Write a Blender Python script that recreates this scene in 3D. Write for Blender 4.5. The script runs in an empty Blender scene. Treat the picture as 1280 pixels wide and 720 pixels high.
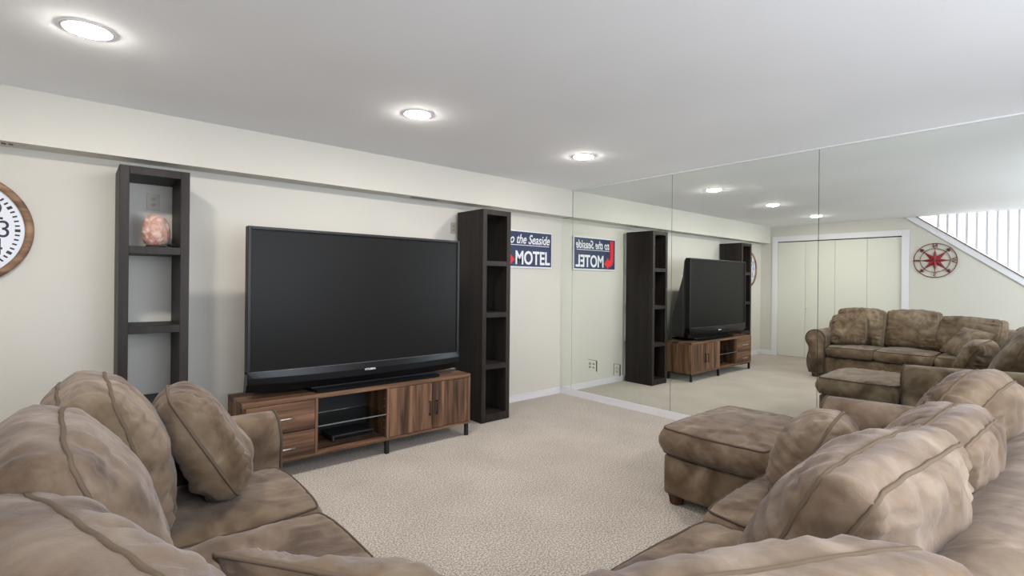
import bpy, bmesh, math, random
from math import radians as R, sin, cos, pi, hypot, atan2
from mathutils import Vector, Matrix, noise

SC = bpy.context.scene
COL = SC.collection

# ------------------------------------------------------------------ camera
CX, CY, CH = -4.5744, -4.338, 1.37
TH, ROLL, FPX, HOR = R(49.0431), 0.0101, 633.43, 351.93
fw = Vector((cos(TH), sin(TH), 0)); rt0 = Vector((sin(TH), -cos(TH), 0)); up0 = Vector((0, 0, 1))
rt = rt0 * cos(ROLL) + up0 * sin(ROLL); up = up0 * cos(ROLL) - rt0 * sin(ROLL)
cam_data = bpy.data.cameras.new('camera'); cam = bpy.data.objects.new('camera', cam_data); COL.objects.link(cam)
M = Matrix((rt, up, -fw)).transposed().to_4x4(); M.translation = (CX, CY, CH)
cam.matrix_world = M
cam_data.sensor_width = 36; cam_data.sensor_fit = 'HORIZONTAL'; cam_data.lens = 36 * FPX / 1280
cam_data.shift_y = -(360 - HOR) / 1280
cam_data.clip_start = 0.02
SC.camera = cam

# ------------------------------------------------------------------ world, light, exposure
H = 2.482            # ceiling
XB = -5.698          # wall with the closet
YR = -6.4            # wall behind the camera
W = bpy.data.worlds.new('world'); SC.world = W; W.use_nodes = True
W.node_tree.nodes['Background'].inputs[0].default_value = (0.85, 0.92, 1.0, 1)
W.node_tree.nodes['Background'].inputs[1].default_value = 1.0
SC.view_settings.view_transform = 'Standard'; SC.view_settings.look = 'None'
SC.view_settings.exposure = 0.07; SC.view_settings.gamma = 1.0; SC.view_settings.use_curve_mapping = False

def area(name, loc, rot, sx, sy, power, col, spread=180):
    d = bpy.data.lights.new(name, 'AREA'); d.shape = 'RECTANGLE'; d.size = sx; d.size_y = sy
    d.energy = power; d.color = col; d.spread = R(spread)
    o = bpy.data.objects.new(name, d); COL.objects.link(o); o.location = loc; o.rotation_euler = rot
    return o
# added cool fill light, set in the unseen window behind the camera
area('window_daylight', (-2.9, YR - 0.03, 1.5), (R(90), 0, 0), 3.5, 1.45, 150, (0.80, 0.88, 1.0))
# daylight falling down the stairwell from the floor above
area('stairwell_daylight', (-6.27, -3.6, 4.55), (0, 0, 0), 0.9, 4.6, 190, (0.97, 0.98, 1.0))
LAMP_STRENGTH = 330
LAMP_COLOR = (1.0, 0.94, 0.865)
# ceiling downlights: the row of three in the photograph and a fill row added behind the camera
DOWNLIGHTS = [(-4.53, -1.36), (-2.84, -1.36), (-1.168, -1.36)]
DOWNLIGHTS_ADDED = [(-4.53, -5.1), (-2.84, -5.1), (-1.168, -5.1)]

# ------------------------------------------------------------------ materials
def newmat(name):
    m = bpy.data.materials.new(name); m.use_nodes = True
    nt = m.node_tree; b = nt.nodes['Principled BSDF']
    return m, nt, b
def N(nt, t, **kw):
    n = nt.nodes.new(t)
    for k, v in kw.items(): setattr(n, k, v)
    return n
def plain(name, col, rough=.5, metal=0, spec=.5, coat=0):
    m, nt, b = newmat(name)
    b.inputs['Base Color'].default_value = (*col, 1); b.inputs['Roughness'].default_value = rough
    b.inputs['Metallic'].default_value = metal; b.inputs['Specular IOR Level'].default_value = spec
    b.inputs['Coat Weight'].default_value = coat
    # faint procedural variation
    tc = N(nt, 'ShaderNodeTexCoord'); no = N(nt, 'ShaderNodeTexNoise'); no.inputs['Scale'].default_value = 9
    mx = N(nt, 'ShaderNodeMixRGB', blend_type='MULTIPLY'); mx.inputs[0].default_value = .06
    mx.inputs[1].default_value = (*col, 1)
    nt.links.new(tc.outputs['Object'], no.inputs['Vector']); nt.links.new(no.outputs['Color'], mx.inputs[2])
    nt.links.new(mx.outputs[0], b.inputs['Base Color'])
    return m
def ramp(nt, stops):
    r = N(nt, 'ShaderNodeValToRGB'); e = r.color_ramp.elements
    while len(e) < len(stops): e.new(.5)
    for i, (p, c) in enumerate(stops): e[i].position = p; e[i].color = (*c, 1)
    return r
def paint(name, col, bump=.03, scale=180, rough=.75):
    m, nt, b = newmat(name)
    tc = N(nt, 'ShaderNodeTexCoord'); no = N(nt, 'ShaderNodeTexNoise')
    no.inputs['Scale'].default_value = scale; no.inputs['Detail'].default_value = 3
    nt.links.new(tc.outputs['Object'], no.inputs['Vector'])
    n2 = N(nt, 'ShaderNodeTexNoise'); n2.inputs['Scale'].default_value = .9
    nt.links.new(tc.outputs['Object'], n2.inputs['Vector'])
    rp = ramp(nt, [(.3, tuple(c * .97 for c in col)), (.7, tuple(min(1, c * 1.02) for c in col))])
    nt.links.new(n2.outputs['Fac'], rp.inputs[0]); nt.links.new(rp.outputs[0], b.inputs['Base Color'])
    bp = N(nt, 'ShaderNodeBump'); bp.inputs['Strength'].default_value = bump; bp.inputs['Distance'].default_value = .004
    nt.links.new(no.outputs['Fac'], bp.inputs['Height']); nt.links.new(bp.outputs[0], b.inputs['Normal'])
    b.inputs['Roughness'].default_value = rough; b.inputs['Specular IOR Level'].default_value = .3
    return m
MAT = {}
MAT['wall'] = paint('cream_wall_paint', (.625, .603, .552))
MAT['ceil'] = paint('white_ceiling_paint', (.87, .88, .905), rough=.9)
MAT['white'] = paint('white_trim_paint', (.74, .73, .77), .01, rough=.4)
MAT['door'] = paint('cream_door_paint', (.67, .665, .60), .01, rough=.5)
MAT['stair'] = paint('stairwell_white_paint', (.9, .9, .9))

def carpet():
    m, nt, b = newmat('beige_carpet')
    tc = N(nt, 'ShaderNodeTexCoord')
    n1 = N(nt, 'ShaderNodeTexNoise'); n1.inputs['Scale'].default_value = 112; n1.inputs['Detail'].default_value = 5; n1.inputs['Roughness'].default_value = .7
    n2 = N(nt, 'ShaderNodeTexNoise'); n2.inputs['Scale'].default_value = 2.2; n2.inputs['Detail'].default_value = 3
    n3 = N(nt, 'ShaderNodeTexNoise'); n3.inputs['Scale'].default_value = 480; n3.inputs['Detail'].default_value = 2
    for n in (n1, n2, n3): nt.links.new(tc.outputs['Object'], n.inputs['Vector'])
    r1 = ramp(nt, [(.38, (.17, .145, .122)), (.5, (.40, .352, .306)), (.62, (.70, .64, .58))])
    nt.links.new(n1.outputs['Fac'], r1.inputs[0])
    r2 = ramp(nt, [(.35, (.88, .87, .86)), (.65, (1, 1, 1))]); nt.links.new(n2.outputs['Fac'], r2.inputs[0])
    mx = N(nt, 'ShaderNodeMixRGB', blend_type='MULTIPLY'); mx.inputs[0].default_value = 1
    nt.links.new(r1.outputs[0], mx.inputs[1]); nt.links.new(r2.outputs[0], mx.inputs[2])
    nt.links.new(mx.outputs[0], b.inputs['Base Color'])
    ad = N(nt, 'ShaderNodeMath', operation='ADD'); nt.links.new(n1.outputs['Fac'], ad.inputs[0]); nt.links.new(n3.outputs['Fac'], ad.inputs[1])
    bp = N(nt, 'ShaderNodeBump'); bp.inputs['Strength'].default_value = .3; bp.inputs['Distance'].default_value = .006
    nt.links.new(n3.outputs['Fac'], bp.inputs['Height']); nt.links.new(bp.outputs[0], b.inputs['Normal'])
    b.inputs['Roughness'].default_value = 1; b.inputs['Specular IOR Level'].default_value = .1
    b.inputs['Sheen Weight'].default_value = .2
    return m
MAT['carpet'] = carpet()

def suede():
    m, nt, b = newmat('taupe_microsuede')
    tc = N(nt, 'ShaderNodeTexCoord'); oi = N(nt, 'ShaderNodeObjectInfo')
    sc = N(nt, 'ShaderNodeVectorMath', operation='SCALE'); sc.inputs['Scale'].default_value = 17.0
    cb = N(nt, 'ShaderNodeCombineXYZ')
    for i in range(3): nt.links.new(oi.outputs['Random'], cb.inputs[i])
    nt.links.new(cb.outputs[0], sc.inputs[0])
    ad = N(nt, 'ShaderNodeVectorMath', operation='ADD')
    nt.links.new(tc.outputs['Object'], ad.inputs[0]); nt.links.new(sc.outputs[0], ad.inputs[1])
    def no(s, d=3, dist=0., r=.5):
        n = N(nt, 'ShaderNodeTexNoise'); n.inputs['Scale'].default_value = s; n.inputs['Detail'].default_value = d
        n.inputs['Distortion'].default_value = dist; n.inputs['Roughness'].default_value = r
        nt.links.new(ad.outputs[0], n.inputs['Vector']); return n
    a = no(2.8, 4, 1.8, .5)         # brushed nap patches
    c = no(7.5, 3, 1.6)
    d = no(260, 2)
    e = no(1.3, 2)
    r1 = ramp(nt, [(.34, (.078, .050, .029)), (.455, (.118, .080, .048)), (.50, (.145, .102, .063)), (.57, (.168, .122, .079)), (.70, (.245, .188, .132))])
    mxv = N(nt, 'ShaderNodeMath', operation='MULTIPLY_ADD'); mxv.inputs[1].default_value = .35
    sb = N(nt, 'ShaderNodeMath', operation='MULTIPLY_ADD'); sb.inputs[1].default_value = .8; sb.inputs[2].default_value = -.07
    nt.links.new(a.outputs['Fac'], sb.inputs[0]); nt.links.new(c.outputs['Fac'], mxv.inputs[0]); nt.links.new(sb.outputs[0], mxv.inputs[2])
    nt.links.new(mxv.outputs[0], r1.inputs[0])
    hue = N(nt, 'ShaderNodeMixRGB', blend_type='MIX')
    r2 = ramp(nt, [(.42, (0, 0, 0)), (.62, (.55, .55, .55))]); nt.links.new(e.outputs['Fac'], r2.inputs[0])
    nt.links.new(r2.outputs[0], hue.inputs[0]); nt.links.new(r1.outputs[0], hue.inputs[1])
    bw = N(nt, 'ShaderNodeMixRGB', blend_type='MULTIPLY'); bw.inputs[0].default_value = 1
    bw.inputs[2].default_value = (1.0, .99, 1.14, 1); nt.links.new(r1.outputs[0], bw.inputs[1]); nt.links.new(bw.outputs[0], hue.inputs[2])
    nt.links.new(hue.outputs[0], b.inputs['Base Color'])
    bp = N(nt, 'ShaderNodeBump'); bp.inputs['Strength'].default_value = .25; bp.inputs['Distance'].default_value = .003
    nt.links.new(d.outputs['Fac'], bp.inputs['Height'])
    w = no(11, 3, 1.2); bp2 = N(nt, 'ShaderNodeBump'); bp2.inputs['Strength'].default_value = .2; bp2.inputs['Distance'].default_value = .02
    nt.links.new(w.outputs['Fac'], bp2.inputs['Height']); nt.links.new(bp.outputs[0], bp2.inputs['Normal'])
    nt.links.new(bp2.outputs[0], b.inputs['Normal'])
    b.inputs['Roughness'].default_value = .85; b.inputs['Specular IOR Level'].default_value = .2
    b.inputs['Sheen Weight'].default_value = .2; b.inputs['Sheen Roughness'].default_value = .45
    b.inputs['Sheen Tint'].default_value = (.86, .84, .92, 1)
    return m
MAT['suede'] = suede()
MAT['seam'] = plain('suede_seam', (.125, .091, .063), .85, spec=.2)
MAT['piping'] = plain('suede_piping', (.085, .060, .045), .85, spec=.2)

def wood(name, axis, dark=(.045, .024, .015), mid=(.125, .066, .039), light=(.235, .130, .078)):
    m, nt, b = newmat(name)
    tc = N(nt, 'ShaderNodeTexCoord'); mp = N(nt, 'ShaderNodeMapping')
    s = [26, 26, 26]; s[axis] = 1.6
    mp.inputs['Scale'].default_value = s; nt.links.new(tc.outputs['Object'], mp.inputs['Vector'])
    n = N(nt, 'ShaderNodeTexNoise'); n.inputs['Scale'].default_value = 1; n.inputs['Detail'].default_value = 5; n.inputs['Distortion'].default_value = .5
    nt.links.new(mp.outputs[0], n.inputs['Vector'])
    mp2 = N(nt, 'ShaderNodeMapping'); s2 = [9, 9, 9]; s2[axis] = .35
    mp2.inputs['Scale'].default_value = s2; nt.links.new(tc.outputs['Object'], mp2.inputs['Vector'])
    n2 = N(nt, 'ShaderNodeTexNoise'); n2.inputs['Scale'].default_value = 1; n2.inputs['Detail'].default_value = 2
    nt.links.new(mp2.outputs[0], n2.inputs['Vector'])
    ad = N(nt, 'ShaderNodeMath', operation='MULTIPLY_ADD'); ad.inputs[1].default_value = .5
    h = N(nt, 'ShaderNodeMath', operation='MULTIPLY'); h.inputs[1].default_value = .5
    nt.links.new(n2.outputs['Fac'], h.inputs[0]); nt.links.new(n.outputs['Fac'], ad.inputs[0]); nt.links.new(h.outputs[0], ad.inputs[2])
    r = ramp(nt, [(.40, dark), (.5, mid), (.60, light)]); nt.links.new(ad.outputs[0], r.inputs[0])
    nt.links.new(r.outputs[0], b.inputs['Base Color'])
    bp = N(nt, 'ShaderNodeBump'); bp.inputs['Strength'].default_value = .12; bp.inputs['Distance'].default_value = .002
    nt.links.new(n.outputs['Fac'], bp.inputs['Height']); nt.links.new(bp.outputs[0], b.inputs['Normal'])
    b.inputs['Roughness'].default_value = .5; b.inputs['Specular IOR Level'].default_value = .25
    return m
MAT['wood_v'] = wood('walnut_vertical_grain', 2)
MAT['wood_h'] = wood('walnut_horizontal_grain', 0)
MAT['espresso'] = wood('espresso_veneer', 2, (.014, .010, .009), (.020, .015, .0135), (.028, .021, .019))
MAT['clockwood'] = wood('brown_clock_wood', 0, (.16, .09, .055), (.27, .165, .10), (.36, .23, .15))
MAT['footwood'] = wood('dark_foot_wood', 2, (.04, .018, .012), (.09, .045, .03), (.16, .09, .06))
MAT['tv_gloss'] = plain('tv_gloss_black', (.006, .006, .007), .25, spec=.25)
MAT['tv_line'] = plain('tv_chin_line_grey', (.16, .16, .17), .3, .6)
MAT['tv_matte'] = plain('tv_matte_black', (.022, .022, .024), .5)
MAT['tv_bezel'] = plain('tv_bezel_grey', (.016, .015, .015), .4, spec=.3)
MAT['screen'] = plain('tv_screen', (.012, .012, .012), .35, spec=.10)
MAT['silver'] = plain('brushed_silver', (.6, .6, .62), .3, 1)
MAT['black_metal'] = plain('black_metal', (.02, .02, .02), .4, .3)
MAT['black'] = plain('flat_black', (.012, .012, .012), .6)
MAT['dark_line'] = plain('dark_gap', (.02, .022, .02), .8)
MAT['clock_face'] = plain('clock_face_white', (.78, .80, .88), .6)
MAT['ink'] = plain('dark_ink', (.025, .027, .035), .6)
MAT['navy'] = plain('sign_navy', (.018, .030, .090), .5)
MAT['sign_white'] = plain('sign_white', (.80, .82, .86), .5)
MAT['sign_red'] = plain('sign_red', (.70, .025, .035), .5)
MAT['red_metal'] = plain('red_enamel_metal', (.24, .010, .018), .5, .1)
MAT['maroon'] = plain('dark_red_metal', (.13, .012, .018), .45, .2)
MAT['outlet'] = plain('outlet_almond', (.42, .385, .32), .4)
MAT['outlet_in'] = plain('outlet_receptacle', (.34, .31, .25), .4)
MAT['plate_in'] = plain('mirror_plate_receptacle', (.36, .37, .29), .4)
MAT['plate_slot'] = plain('mirror_plate_slot', (.14, .14, .11), .5)
MAT['baluster'] = plain('baluster_white', (.70, .69, .74), .5)
MAT['cap'] = plain('stained_stair_cap', (.16, .11, .09), .5)
MAT['grille'] = plain('grille_metal', (.45, .42, .36), .4, .4)
MAT['backing'] = plain('mirror_backing', (.03, .045, .035), .7)
MAT['frame_alu'] = plain('window_frame', (.8, .8, .8), .5)

def mirror():
    m, nt, b = newmat('mirror_glass')
    tc = N(nt, 'ShaderNodeTexCoord'); no = N(nt, 'ShaderNodeTexNoise'); no.inputs['Scale'].default_value = .6
    nt.links.new(tc.outputs['Object'], no.inputs['Vector'])
    r = ramp(nt, [(.3, (.905, .945, .90)), (.7, (.92, .955, .915))]); nt.links.new(no.outputs['Fac'], r.inputs[0])
    nt.links.new(r.outputs[0], b.inputs['Base Color'])
    b.inputs['Metallic'].default_value = 1; b.inputs['Roughness'].default_value = 0.0
    return m
MAT['mirror'] = mirror()
def glass(name, col, rough=0.02):
    m, nt, b = newmat(name)
    b.inputs['Base Color'].default_value = (*col, 1); b.inputs['Transmission Weight'].default_value = 1
    b.inputs['Roughness'].default_value = rough; b.inputs['IOR'].default_value = 1.45
    tc = N(nt, 'ShaderNodeTexCoord'); no = N(nt, 'ShaderNodeTexNoise'); no.inputs['Scale'].default_value = 3
    nt.links.new(tc.outputs['Object'], no.inputs['Vector'])
    return m
MAT['edge'] = plain('polished_glass_edge', (.16, .17, .17), .3)
MAT['glass'] = glass('shelf_glass', (.75, .85, .82))
def salt():
    m, nt, b = newmat('pink_salt_rock')
    tc = N(nt, 'ShaderNodeTexCoord'); no = N(nt, 'ShaderNodeTexNoise'); no.inputs['Scale'].default_value = 16; no.inputs['Detail'].default_value = 5
    no.inputs['Distortion'].default_value = 1.2
    nt.links.new(tc.outputs['Object'], no.inputs['Vector'])
    r = ramp(nt, [(.32, (.42, .20, .14)), (.5, (.60, .36, .29)), (.66, (.74, .62, .59))])
    nt.links.new(no.outputs['Fac'], r.inputs[0]); nt.links.new(r.outputs[0], b.inputs['Base Color'])
    b.inputs['Roughness'].default_value = .5; b.inputs['Subsurface Weight'].default_value = .2
    b.inputs['Subsurface Radius'].default_value = (.05, .02, .015)
    bp = N(nt, 'ShaderNodeBump'); bp.inputs['Strength'].default_value = .5; bp.inputs['Distance'].default_value = .01
    nt.links.new(no.outputs['Fac'], bp.inputs['Height']); nt.links.new(bp.outputs[0], b.inputs['Normal'])
    return m
MAT['salt'] = salt()
def emit(name, col, s):
    m, nt, b = newmat(name)
    b.inputs['Base Color'].default_value = (*col, 1)
    b.inputs['Emission Color'].default_value = (*col, 1); b.inputs['Emission Strength'].default_value = s
    return m
MAT['bulb'] = emit('lit_bulb', LAMP_COLOR, LAMP_STRENGTH)

# ------------------------------------------------------------------ mesh helpers
def link(name, bm, mat, parent=None, smooth=False, loc=None):
    me = bpy.data.meshes.new(name); bmesh.ops.recalc_face_normals(bm, faces=bm.faces[:]) if bm.faces else None
    bm.to_mesh(me); bm.free()
    if smooth:
        for p in me.polygons: p.use_smooth = True
    me.materials.append(MAT[mat])
    o = bpy.data.objects.new(name, me); COL.objects.link(o)
    if parent: o.parent = parent
    if loc: o.location = loc
    return o
def link_me(name, me, mat, parent=None):
    me.materials.clear(); me.materials.append(MAT[mat]); o = bpy.data.objects.new(name, me); COL.objects.link(o)
    if parent: o.parent = parent
    return o
def box(bm, x0, x1, y0, y1, z0, z1, bev=0, seg=2):
    c = bmesh.ops.create_cube(bm, size=1)
    vs = c['verts']
    for v in vs: v.co = Vector(((x0 + x1) / 2 + v.co.x * (x1 - x0), (y0 + y1) / 2 + v.co.y * (y1 - y0), (z0 + z1) / 2 + v.co.z * (z1 - z0)))
    if bev:
        es = list({e for v in vs for e in v.link_edges})
        bmesh.ops.bevel(bm, geom=es, offset=bev, segments=seg, profile=.5, affect='EDGES')
    return vs
def bx(name, x0, x1, y0, y1, z0, z1, mat, parent=None, bev=0, seg=2):
    bm = bmesh.new(); box(bm, x0, x1, y0, y1, z0, z1, bev, seg); return link(name, bm, mat, parent)
def prism(bm, pts, d0, d1, plane='yz'):
    """polygon pts extruded between d0 and d1 along the remaining axis"""
    def P(a, b, d):
        return {'yz': (d, a, b), 'xz': (a, d, b), 'xy': (a, b, d)}[plane]
    A = [bm.verts.new(P(a, b, d0)) for a, b in pts]; B = [bm.verts.new(P(a, b, d1)) for a, b in pts]
    n = len(pts); f = [bm.faces.new(A), bm.faces.new(B[::-1])]
    for i in range(n): bm.faces.new((A[i], B[i], B[(i + 1) % n], A[(i + 1) % n]))
    bmesh.ops.triangulate(bm, faces=f)
def tube(bm, pts, r, seg=8, closed=False):
    pts = [Vector(p) for p in pts]; n = len(pts); rings = []
    prev = None
    for i in range(n):
        if closed: t = pts[(i + 1) % n] - pts[i - 1]
        else: t = pts[min(i + 1, n - 1)] - pts[max(i - 1, 0)]
        if t.length < 1e-9: t = Vector((0, 0, 1))
        t.normalize()
        if prev is None:
            a = Vector((0, 0, 1)) if abs(t.z) < .9 else Vector((1, 0, 0))
            u = t.cross(a).normalized()
        else:
            u = prev - t * prev.dot(t)
            u = u.normalized() if u.length > 1e-6 else t.orthogonal().normalized()
        prev = u; w = t.cross(u)
        rr = r[i] if isinstance(r, (list, tuple)) else r
        rings.append([bm.verts.new(pts[i] + (u * cos(2 * pi * k / seg) + w * sin(2 * pi * k / seg)) * rr) for k in range(seg)])
    for i in range(n if closed else n - 1):
        a, b = rings[i], rings[(i + 1) % n]
        for k in range(seg): bm.faces.new((a[k], a[(k + 1) % seg], b[(k + 1) % seg], b[k]))
    if not closed:
        bm.faces.new(rings[0][::-1]); bm.faces.new(rings[-1])
def ring(bm, c, ax_u, ax_v, r0, r1, d, seg=96):
    """flat annulus with thickness d along ax_u x ax_v"""
    c = Vector(c); u = Vector(ax_u); v = Vector(ax_v); n = u.cross(v)
    L = []
    for k in range(seg):
        a = 2 * pi * k / seg; e = u * cos(a) + v * sin(a)
        L.append([bm.verts.new(c + e * r0), bm.verts.new(c + e * r1), bm.verts.new(c + e * r1 + n * d), bm.verts.new(c + e * r0 + n * d)])
    for k in range(seg):
        a, b = L[k], L[(k + 1) % seg]
        for i in range(4): bm.faces.new((a[i], a[(i + 1) % 4], b[(i + 1) % 4], b[i]))
def disc(bm, c, ax_u, ax_v, r, d, seg=64):
    c = Vector(c); u = Vector(ax_u); v = Vector(ax_v); n = u.cross(v)
    A = [bm.verts.new(c + (u * cos(2 * pi * k / seg) + v * sin(2 * pi * k / seg)) * r) for k in range(seg)]
    B = [bm.verts.new(w.co + n * d) for w in A]
    bm.faces.new(A[::-1]); bm.faces.new(B)
    for k in range(seg): bm.faces.new((A[k], A[(k + 1) % seg], B[(k + 1) % seg], B[k]))
def text_mesh(s, size, origin, ax_u, ax_v, ext=.001, align='CENTER', width=None, shear=0, bold=0):
    cu = bpy.data.curves.new('t', 'FONT'); cu.body = s; cu.size = size; cu.extrude = ext; cu.align_x = align; cu.align_y = 'CENTER'
    cu.shear = shear; cu.offset = bold; cu.resolution_u = 4
    o = bpy.data.objects.new('t', cu); COL.objects.link(o); bpy.context.view_layer.update()
    dg = bpy.context.evaluated_depsgraph_get(); me = bpy.data.meshes.new_from_object(o.evaluated_get(dg))
    bpy.data.objects.remove(o); bpy.data.curves.remove(cu)
    xs = [v.co.x for v in me.vertices]
    sx = width / (max(xs) - min(xs)) if width else 1
    u = Vector(ax_u); v_ = Vector(ax_v); n = u.cross(v_); og = Vector(origin)
    for v in me.vertices: v.co = og + u * v.co.x * sx + v_ * v.co.y + n * v.co.z
    return me
def thing(name, label, cat, loc=(0, 0, 0), group=None, rot=None):
    o = bpy.data.objects.new(name, None); COL.objects.link(o); o.location = loc; o.empty_display_size = .1
    if rot: o.rotation_euler = rot
    o['label'] = label; o['category'] = cat
    if group: o['group'] = group
    return o
def tag(o, label, cat, group=None):
    o['label'] = label; o['category'] = cat
    if group: o['group'] = group
    return o
def struct(o): o['kind'] = 'structure'; return o
X, Y, Z = Vector((1, 0, 0)), Vector((0, 1, 0)), Vector((0, 0, 1))

# ------------------------------------------------------------------ room shell
SD, SZ = .1753, 2.1584       # soffit depth and underside height
struct(bx('floor', XB - 1.15, .12, YR - .1, .12, -.1, 0, 'carpet'))
struct(bx('ceiling', XB - .1, .12, YR - .1, .12, H, H + .1, 'ceil'))
struct(bx('wall_left', XB - 1.15, .12, 0, .12, 0, H, 'wall'))
struct(bx('wall_far', 0.006, .12, YR - .1, 0, 0, H, 'backing'))
struct(bx('soffit', XB, .0, -SD, 0, SZ, H, 'wall', None))
# wall behind the camera, around a wide window added to brighten the room
bm = bmesh.new(); wx0, wx1, wz0, wz1 = -4.7, -1.1, .75, 2.25
box(bm, XB - 1.15, wx0, YR - .12, YR, 0, H); box(bm, wx1, .12, YR - .12, YR, 0, H)
box(bm, wx0, wx1, YR - .12, YR, 0, wz0); box(bm, wx0, wx1, YR - .12, YR, wz1, H)
struct(link('wall_right', bm, 'wall'))
wn = bpy.data.objects.new('window_1', None); COL.objects.link(wn); struct(wn)  # out-of-view window, put in to house the fill light
bm = bmesh.new()
for a, b in ((wx0, wx0 + .06), (wx1 - .06, wx1)): box(bm, a, b, YR - .11, YR - .05, wz0, wz1)
for a, b in ((wz0, wz0 + .06), (wz1 - .06, wz1)): box(bm, wx0, wx1, YR - .11, YR - .05, a, b)
link('window_frame', bm, 'frame_alu', wn)
for i in range(3):
    a = wx0 + .06 + i * 1.16
    bx('pane', a, a + 1.16, YR - .09, YR - .084, wz0 + .06, wz1 - .06, 'glass', wn)
# wall with the closet and the stair opening
def sy(z): return -2.49 - (2.449 - z) / .798          # top edge of the stringer
DY0, DY1, DZ = -.315, -2.25, 2.185
bm = bmesh.new()
box(bm, XB - .1, XB, DY0, 0, 0, H); box(bm, XB - .1, XB, DY1, DY0, DZ, H)
prism(bm, [(DY1, 0), (DY1, H), (sy(H), H), (sy(0.02), 0.02), (sy(0.02), 0)], XB - .1, XB, 'yz')
struct(link('wall_near', bm, 'wall'))
# closet interior behind the doors
bm = bmesh.new(); box(bm, XB - .6, XB - .58, DY1 - .05, DY0 + .05, 0, DZ + .1); struct(link('closet_back', bm, 'stair'))
# stairwell shell
bm = bmesh.new()
box(bm, XB - 1.12, XB - 1.06, YR, -.9, 0, 4.7)
box(bm, XB - 1.06, XB - .1, -1.0, -.94, H, 4.7)
box(bm, XB - 1.06, XB - .1, YR - .06, YR, H, 4.7)
box(bm, XB - .16, XB - .1, YR, -1.0, H + .1, 4.7)
box(bm, XB - 1.12, XB - .1, YR, -.94, 4.7, 4.76)
struct(link('stairwell', bm, 'stair'))
bm = bmesh.new()
prism(bm, [(sy(H) + .3, H + .06), (sy(0.05) + .3, .0), (sy(0.05) + .1, 0.0), (sy(H) + .1, H + .06)], XB - 1.06, XB - .12, 'yz')
struct(link('stair_underside', bm, 'stair'))
# stringer trim board with its stained cap, then the balusters
stair = thing('stair_railing', 'white sloping stair railing above the sofa wall seen in the mirror', 'railing', (XB, -3.6, 1.5))
off = Vector((XB, -3.6, 1.5))
def rel(bm, o=off):
    for v in bm.verts: v.co -= o
bm = bmesh.new()
e = .125 / .798
prism(bm, [(sy(H) + .003, H - .002), (sy(H) + .003 + e, H - .002), (sy(.6) + e, .6), (sy(.6), .6)], XB, XB + .022, 'yz')
rel(bm); link('stringer_board', bm, 'white', stair)
bm = bmesh.new(); prism(bm, [(sy(H), H - .002), (sy(H) + .022, H - .002), (sy(.6) + .022, .6), (sy(.6), .6)], XB - .1, XB + .03, 'yz')
rel(bm); link('cap_rail', bm, 'cap', stair)
bm = bmesh.new(); prism(bm, [(sy(H) + e + .012, H - .002), (sy(H) + e, H - .002), (sy(.6) + e, .6), (sy(.6) + e + .012, .6)], XB, XB + .006, 'yz')
rel(bm); link('shadow_bead', bm, 'grille', stair)
for i in range(13):
    y = -2.70 - .1135 * i
    z0 = 2.449 + (y + 2.49) * .798 + .005
    bm = bmesh.new(); box(bm, XB - .065, XB - .033, y - .016, y + .016, z0, H - .003)
    rel(bm); link('baluster', bm, 'baluster', stair)
# closet casing and bifold doors
bm = bmesh.new(); cw = .098
box(bm, XB, XB + .018, DY0, DY0 + cw, 0, DZ + cw, .003); box(bm, XB, XB + .018, DY1 - cw, DY1, 0, DZ + cw, .003); box(bm, XB, XB + .018, DY1, DY0, DZ, DZ + cw, .003)
struct(link('trim_1', bm, 'white'))
bm = bmesh.new(); box(bm, XB - .04, XB - .012, DY1, DY0, DZ - .014, DZ); struct(link('closet_track', bm, 'dark_line'))
pw = (DY0 - DY1) / 4
for k in range(2):
    d = bpy.data.objects.new('door_%d' % (k + 1), None); COL.objects.link(d); struct(d)
    for j in range(2):
        i = 2 * k + j; y1 = DY0 - pw * i - .003; y0 = y1 - pw + .004
        bx('door_panel', XB - .04, XB - .01, y0, y1, .012, DZ - .016, 'door', d, .002)
    ky = -.827 if k == 0 else -1.743
    bm = bmesh.new(); tube(bm, [(XB - .012, ky, .945), (XB + .006, ky, .945), (XB + .016, ky, .945), (XB + .024, ky, .945), (XB + .028, ky, .945)], [.007, .008, .017, .016, .006], 16)
    link('door_knob', bm, 'white', d, True)
# baseboards
BB = .078
def base(name, pts, h=BB):
    bm = bmesh.new(); box(bm, *pts, 0, h - .012); box(bm, *pts, h - .012, h, .004, 2); return struct(link(name, bm, 'white'))
base('baseboard_left', (XB, 0, -.013, 0), .075)
base('baseboard_far', (-.013, 0.006, YR, -.013), BB - .002)
base('baseboard_near', (XB, XB + .013, DY0 + cw, -.013), .09)
base('baseboard_near', (XB, XB + .013, -5.4, DY1 - cw), .09)
base('baseboard_right', (XB, -.013, YR, YR + .013), .09)

# ------------------------------------------------------------------ mirror panels
def mpanel(y0, y1, z0, z1, label):
    o = bx('mirror_panel', -.0, .006, y0, y1, z0, z1, 'mirror'); tag(o, label, 'mirror', 'wall mirror panels'); return o
mpanel(-SD - .004 + .001, -.003, BB, SZ - .004, 'narrow mirror strip under the soffit beside the sign wall corner')
mpanel(-1.525 + .002, -SD - .006, BB, H - .014, 'tall mirror panel nearest the corner, holding the two outlet plates')
mpanel(-2.859 + .002, -1.525 - .002, BB, H - .014, 'tall middle mirror panel reflecting the television')
mpanel(-4.195, -2.859 - .002, BB, H - .014, 'tall mirror panel at the right reflecting the stairs')
o = bx('trim_2', -.012, 0.006, -4.2, -SD - .001, H - .013, H - .001, 'frame_alu'); struct(o)

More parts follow.
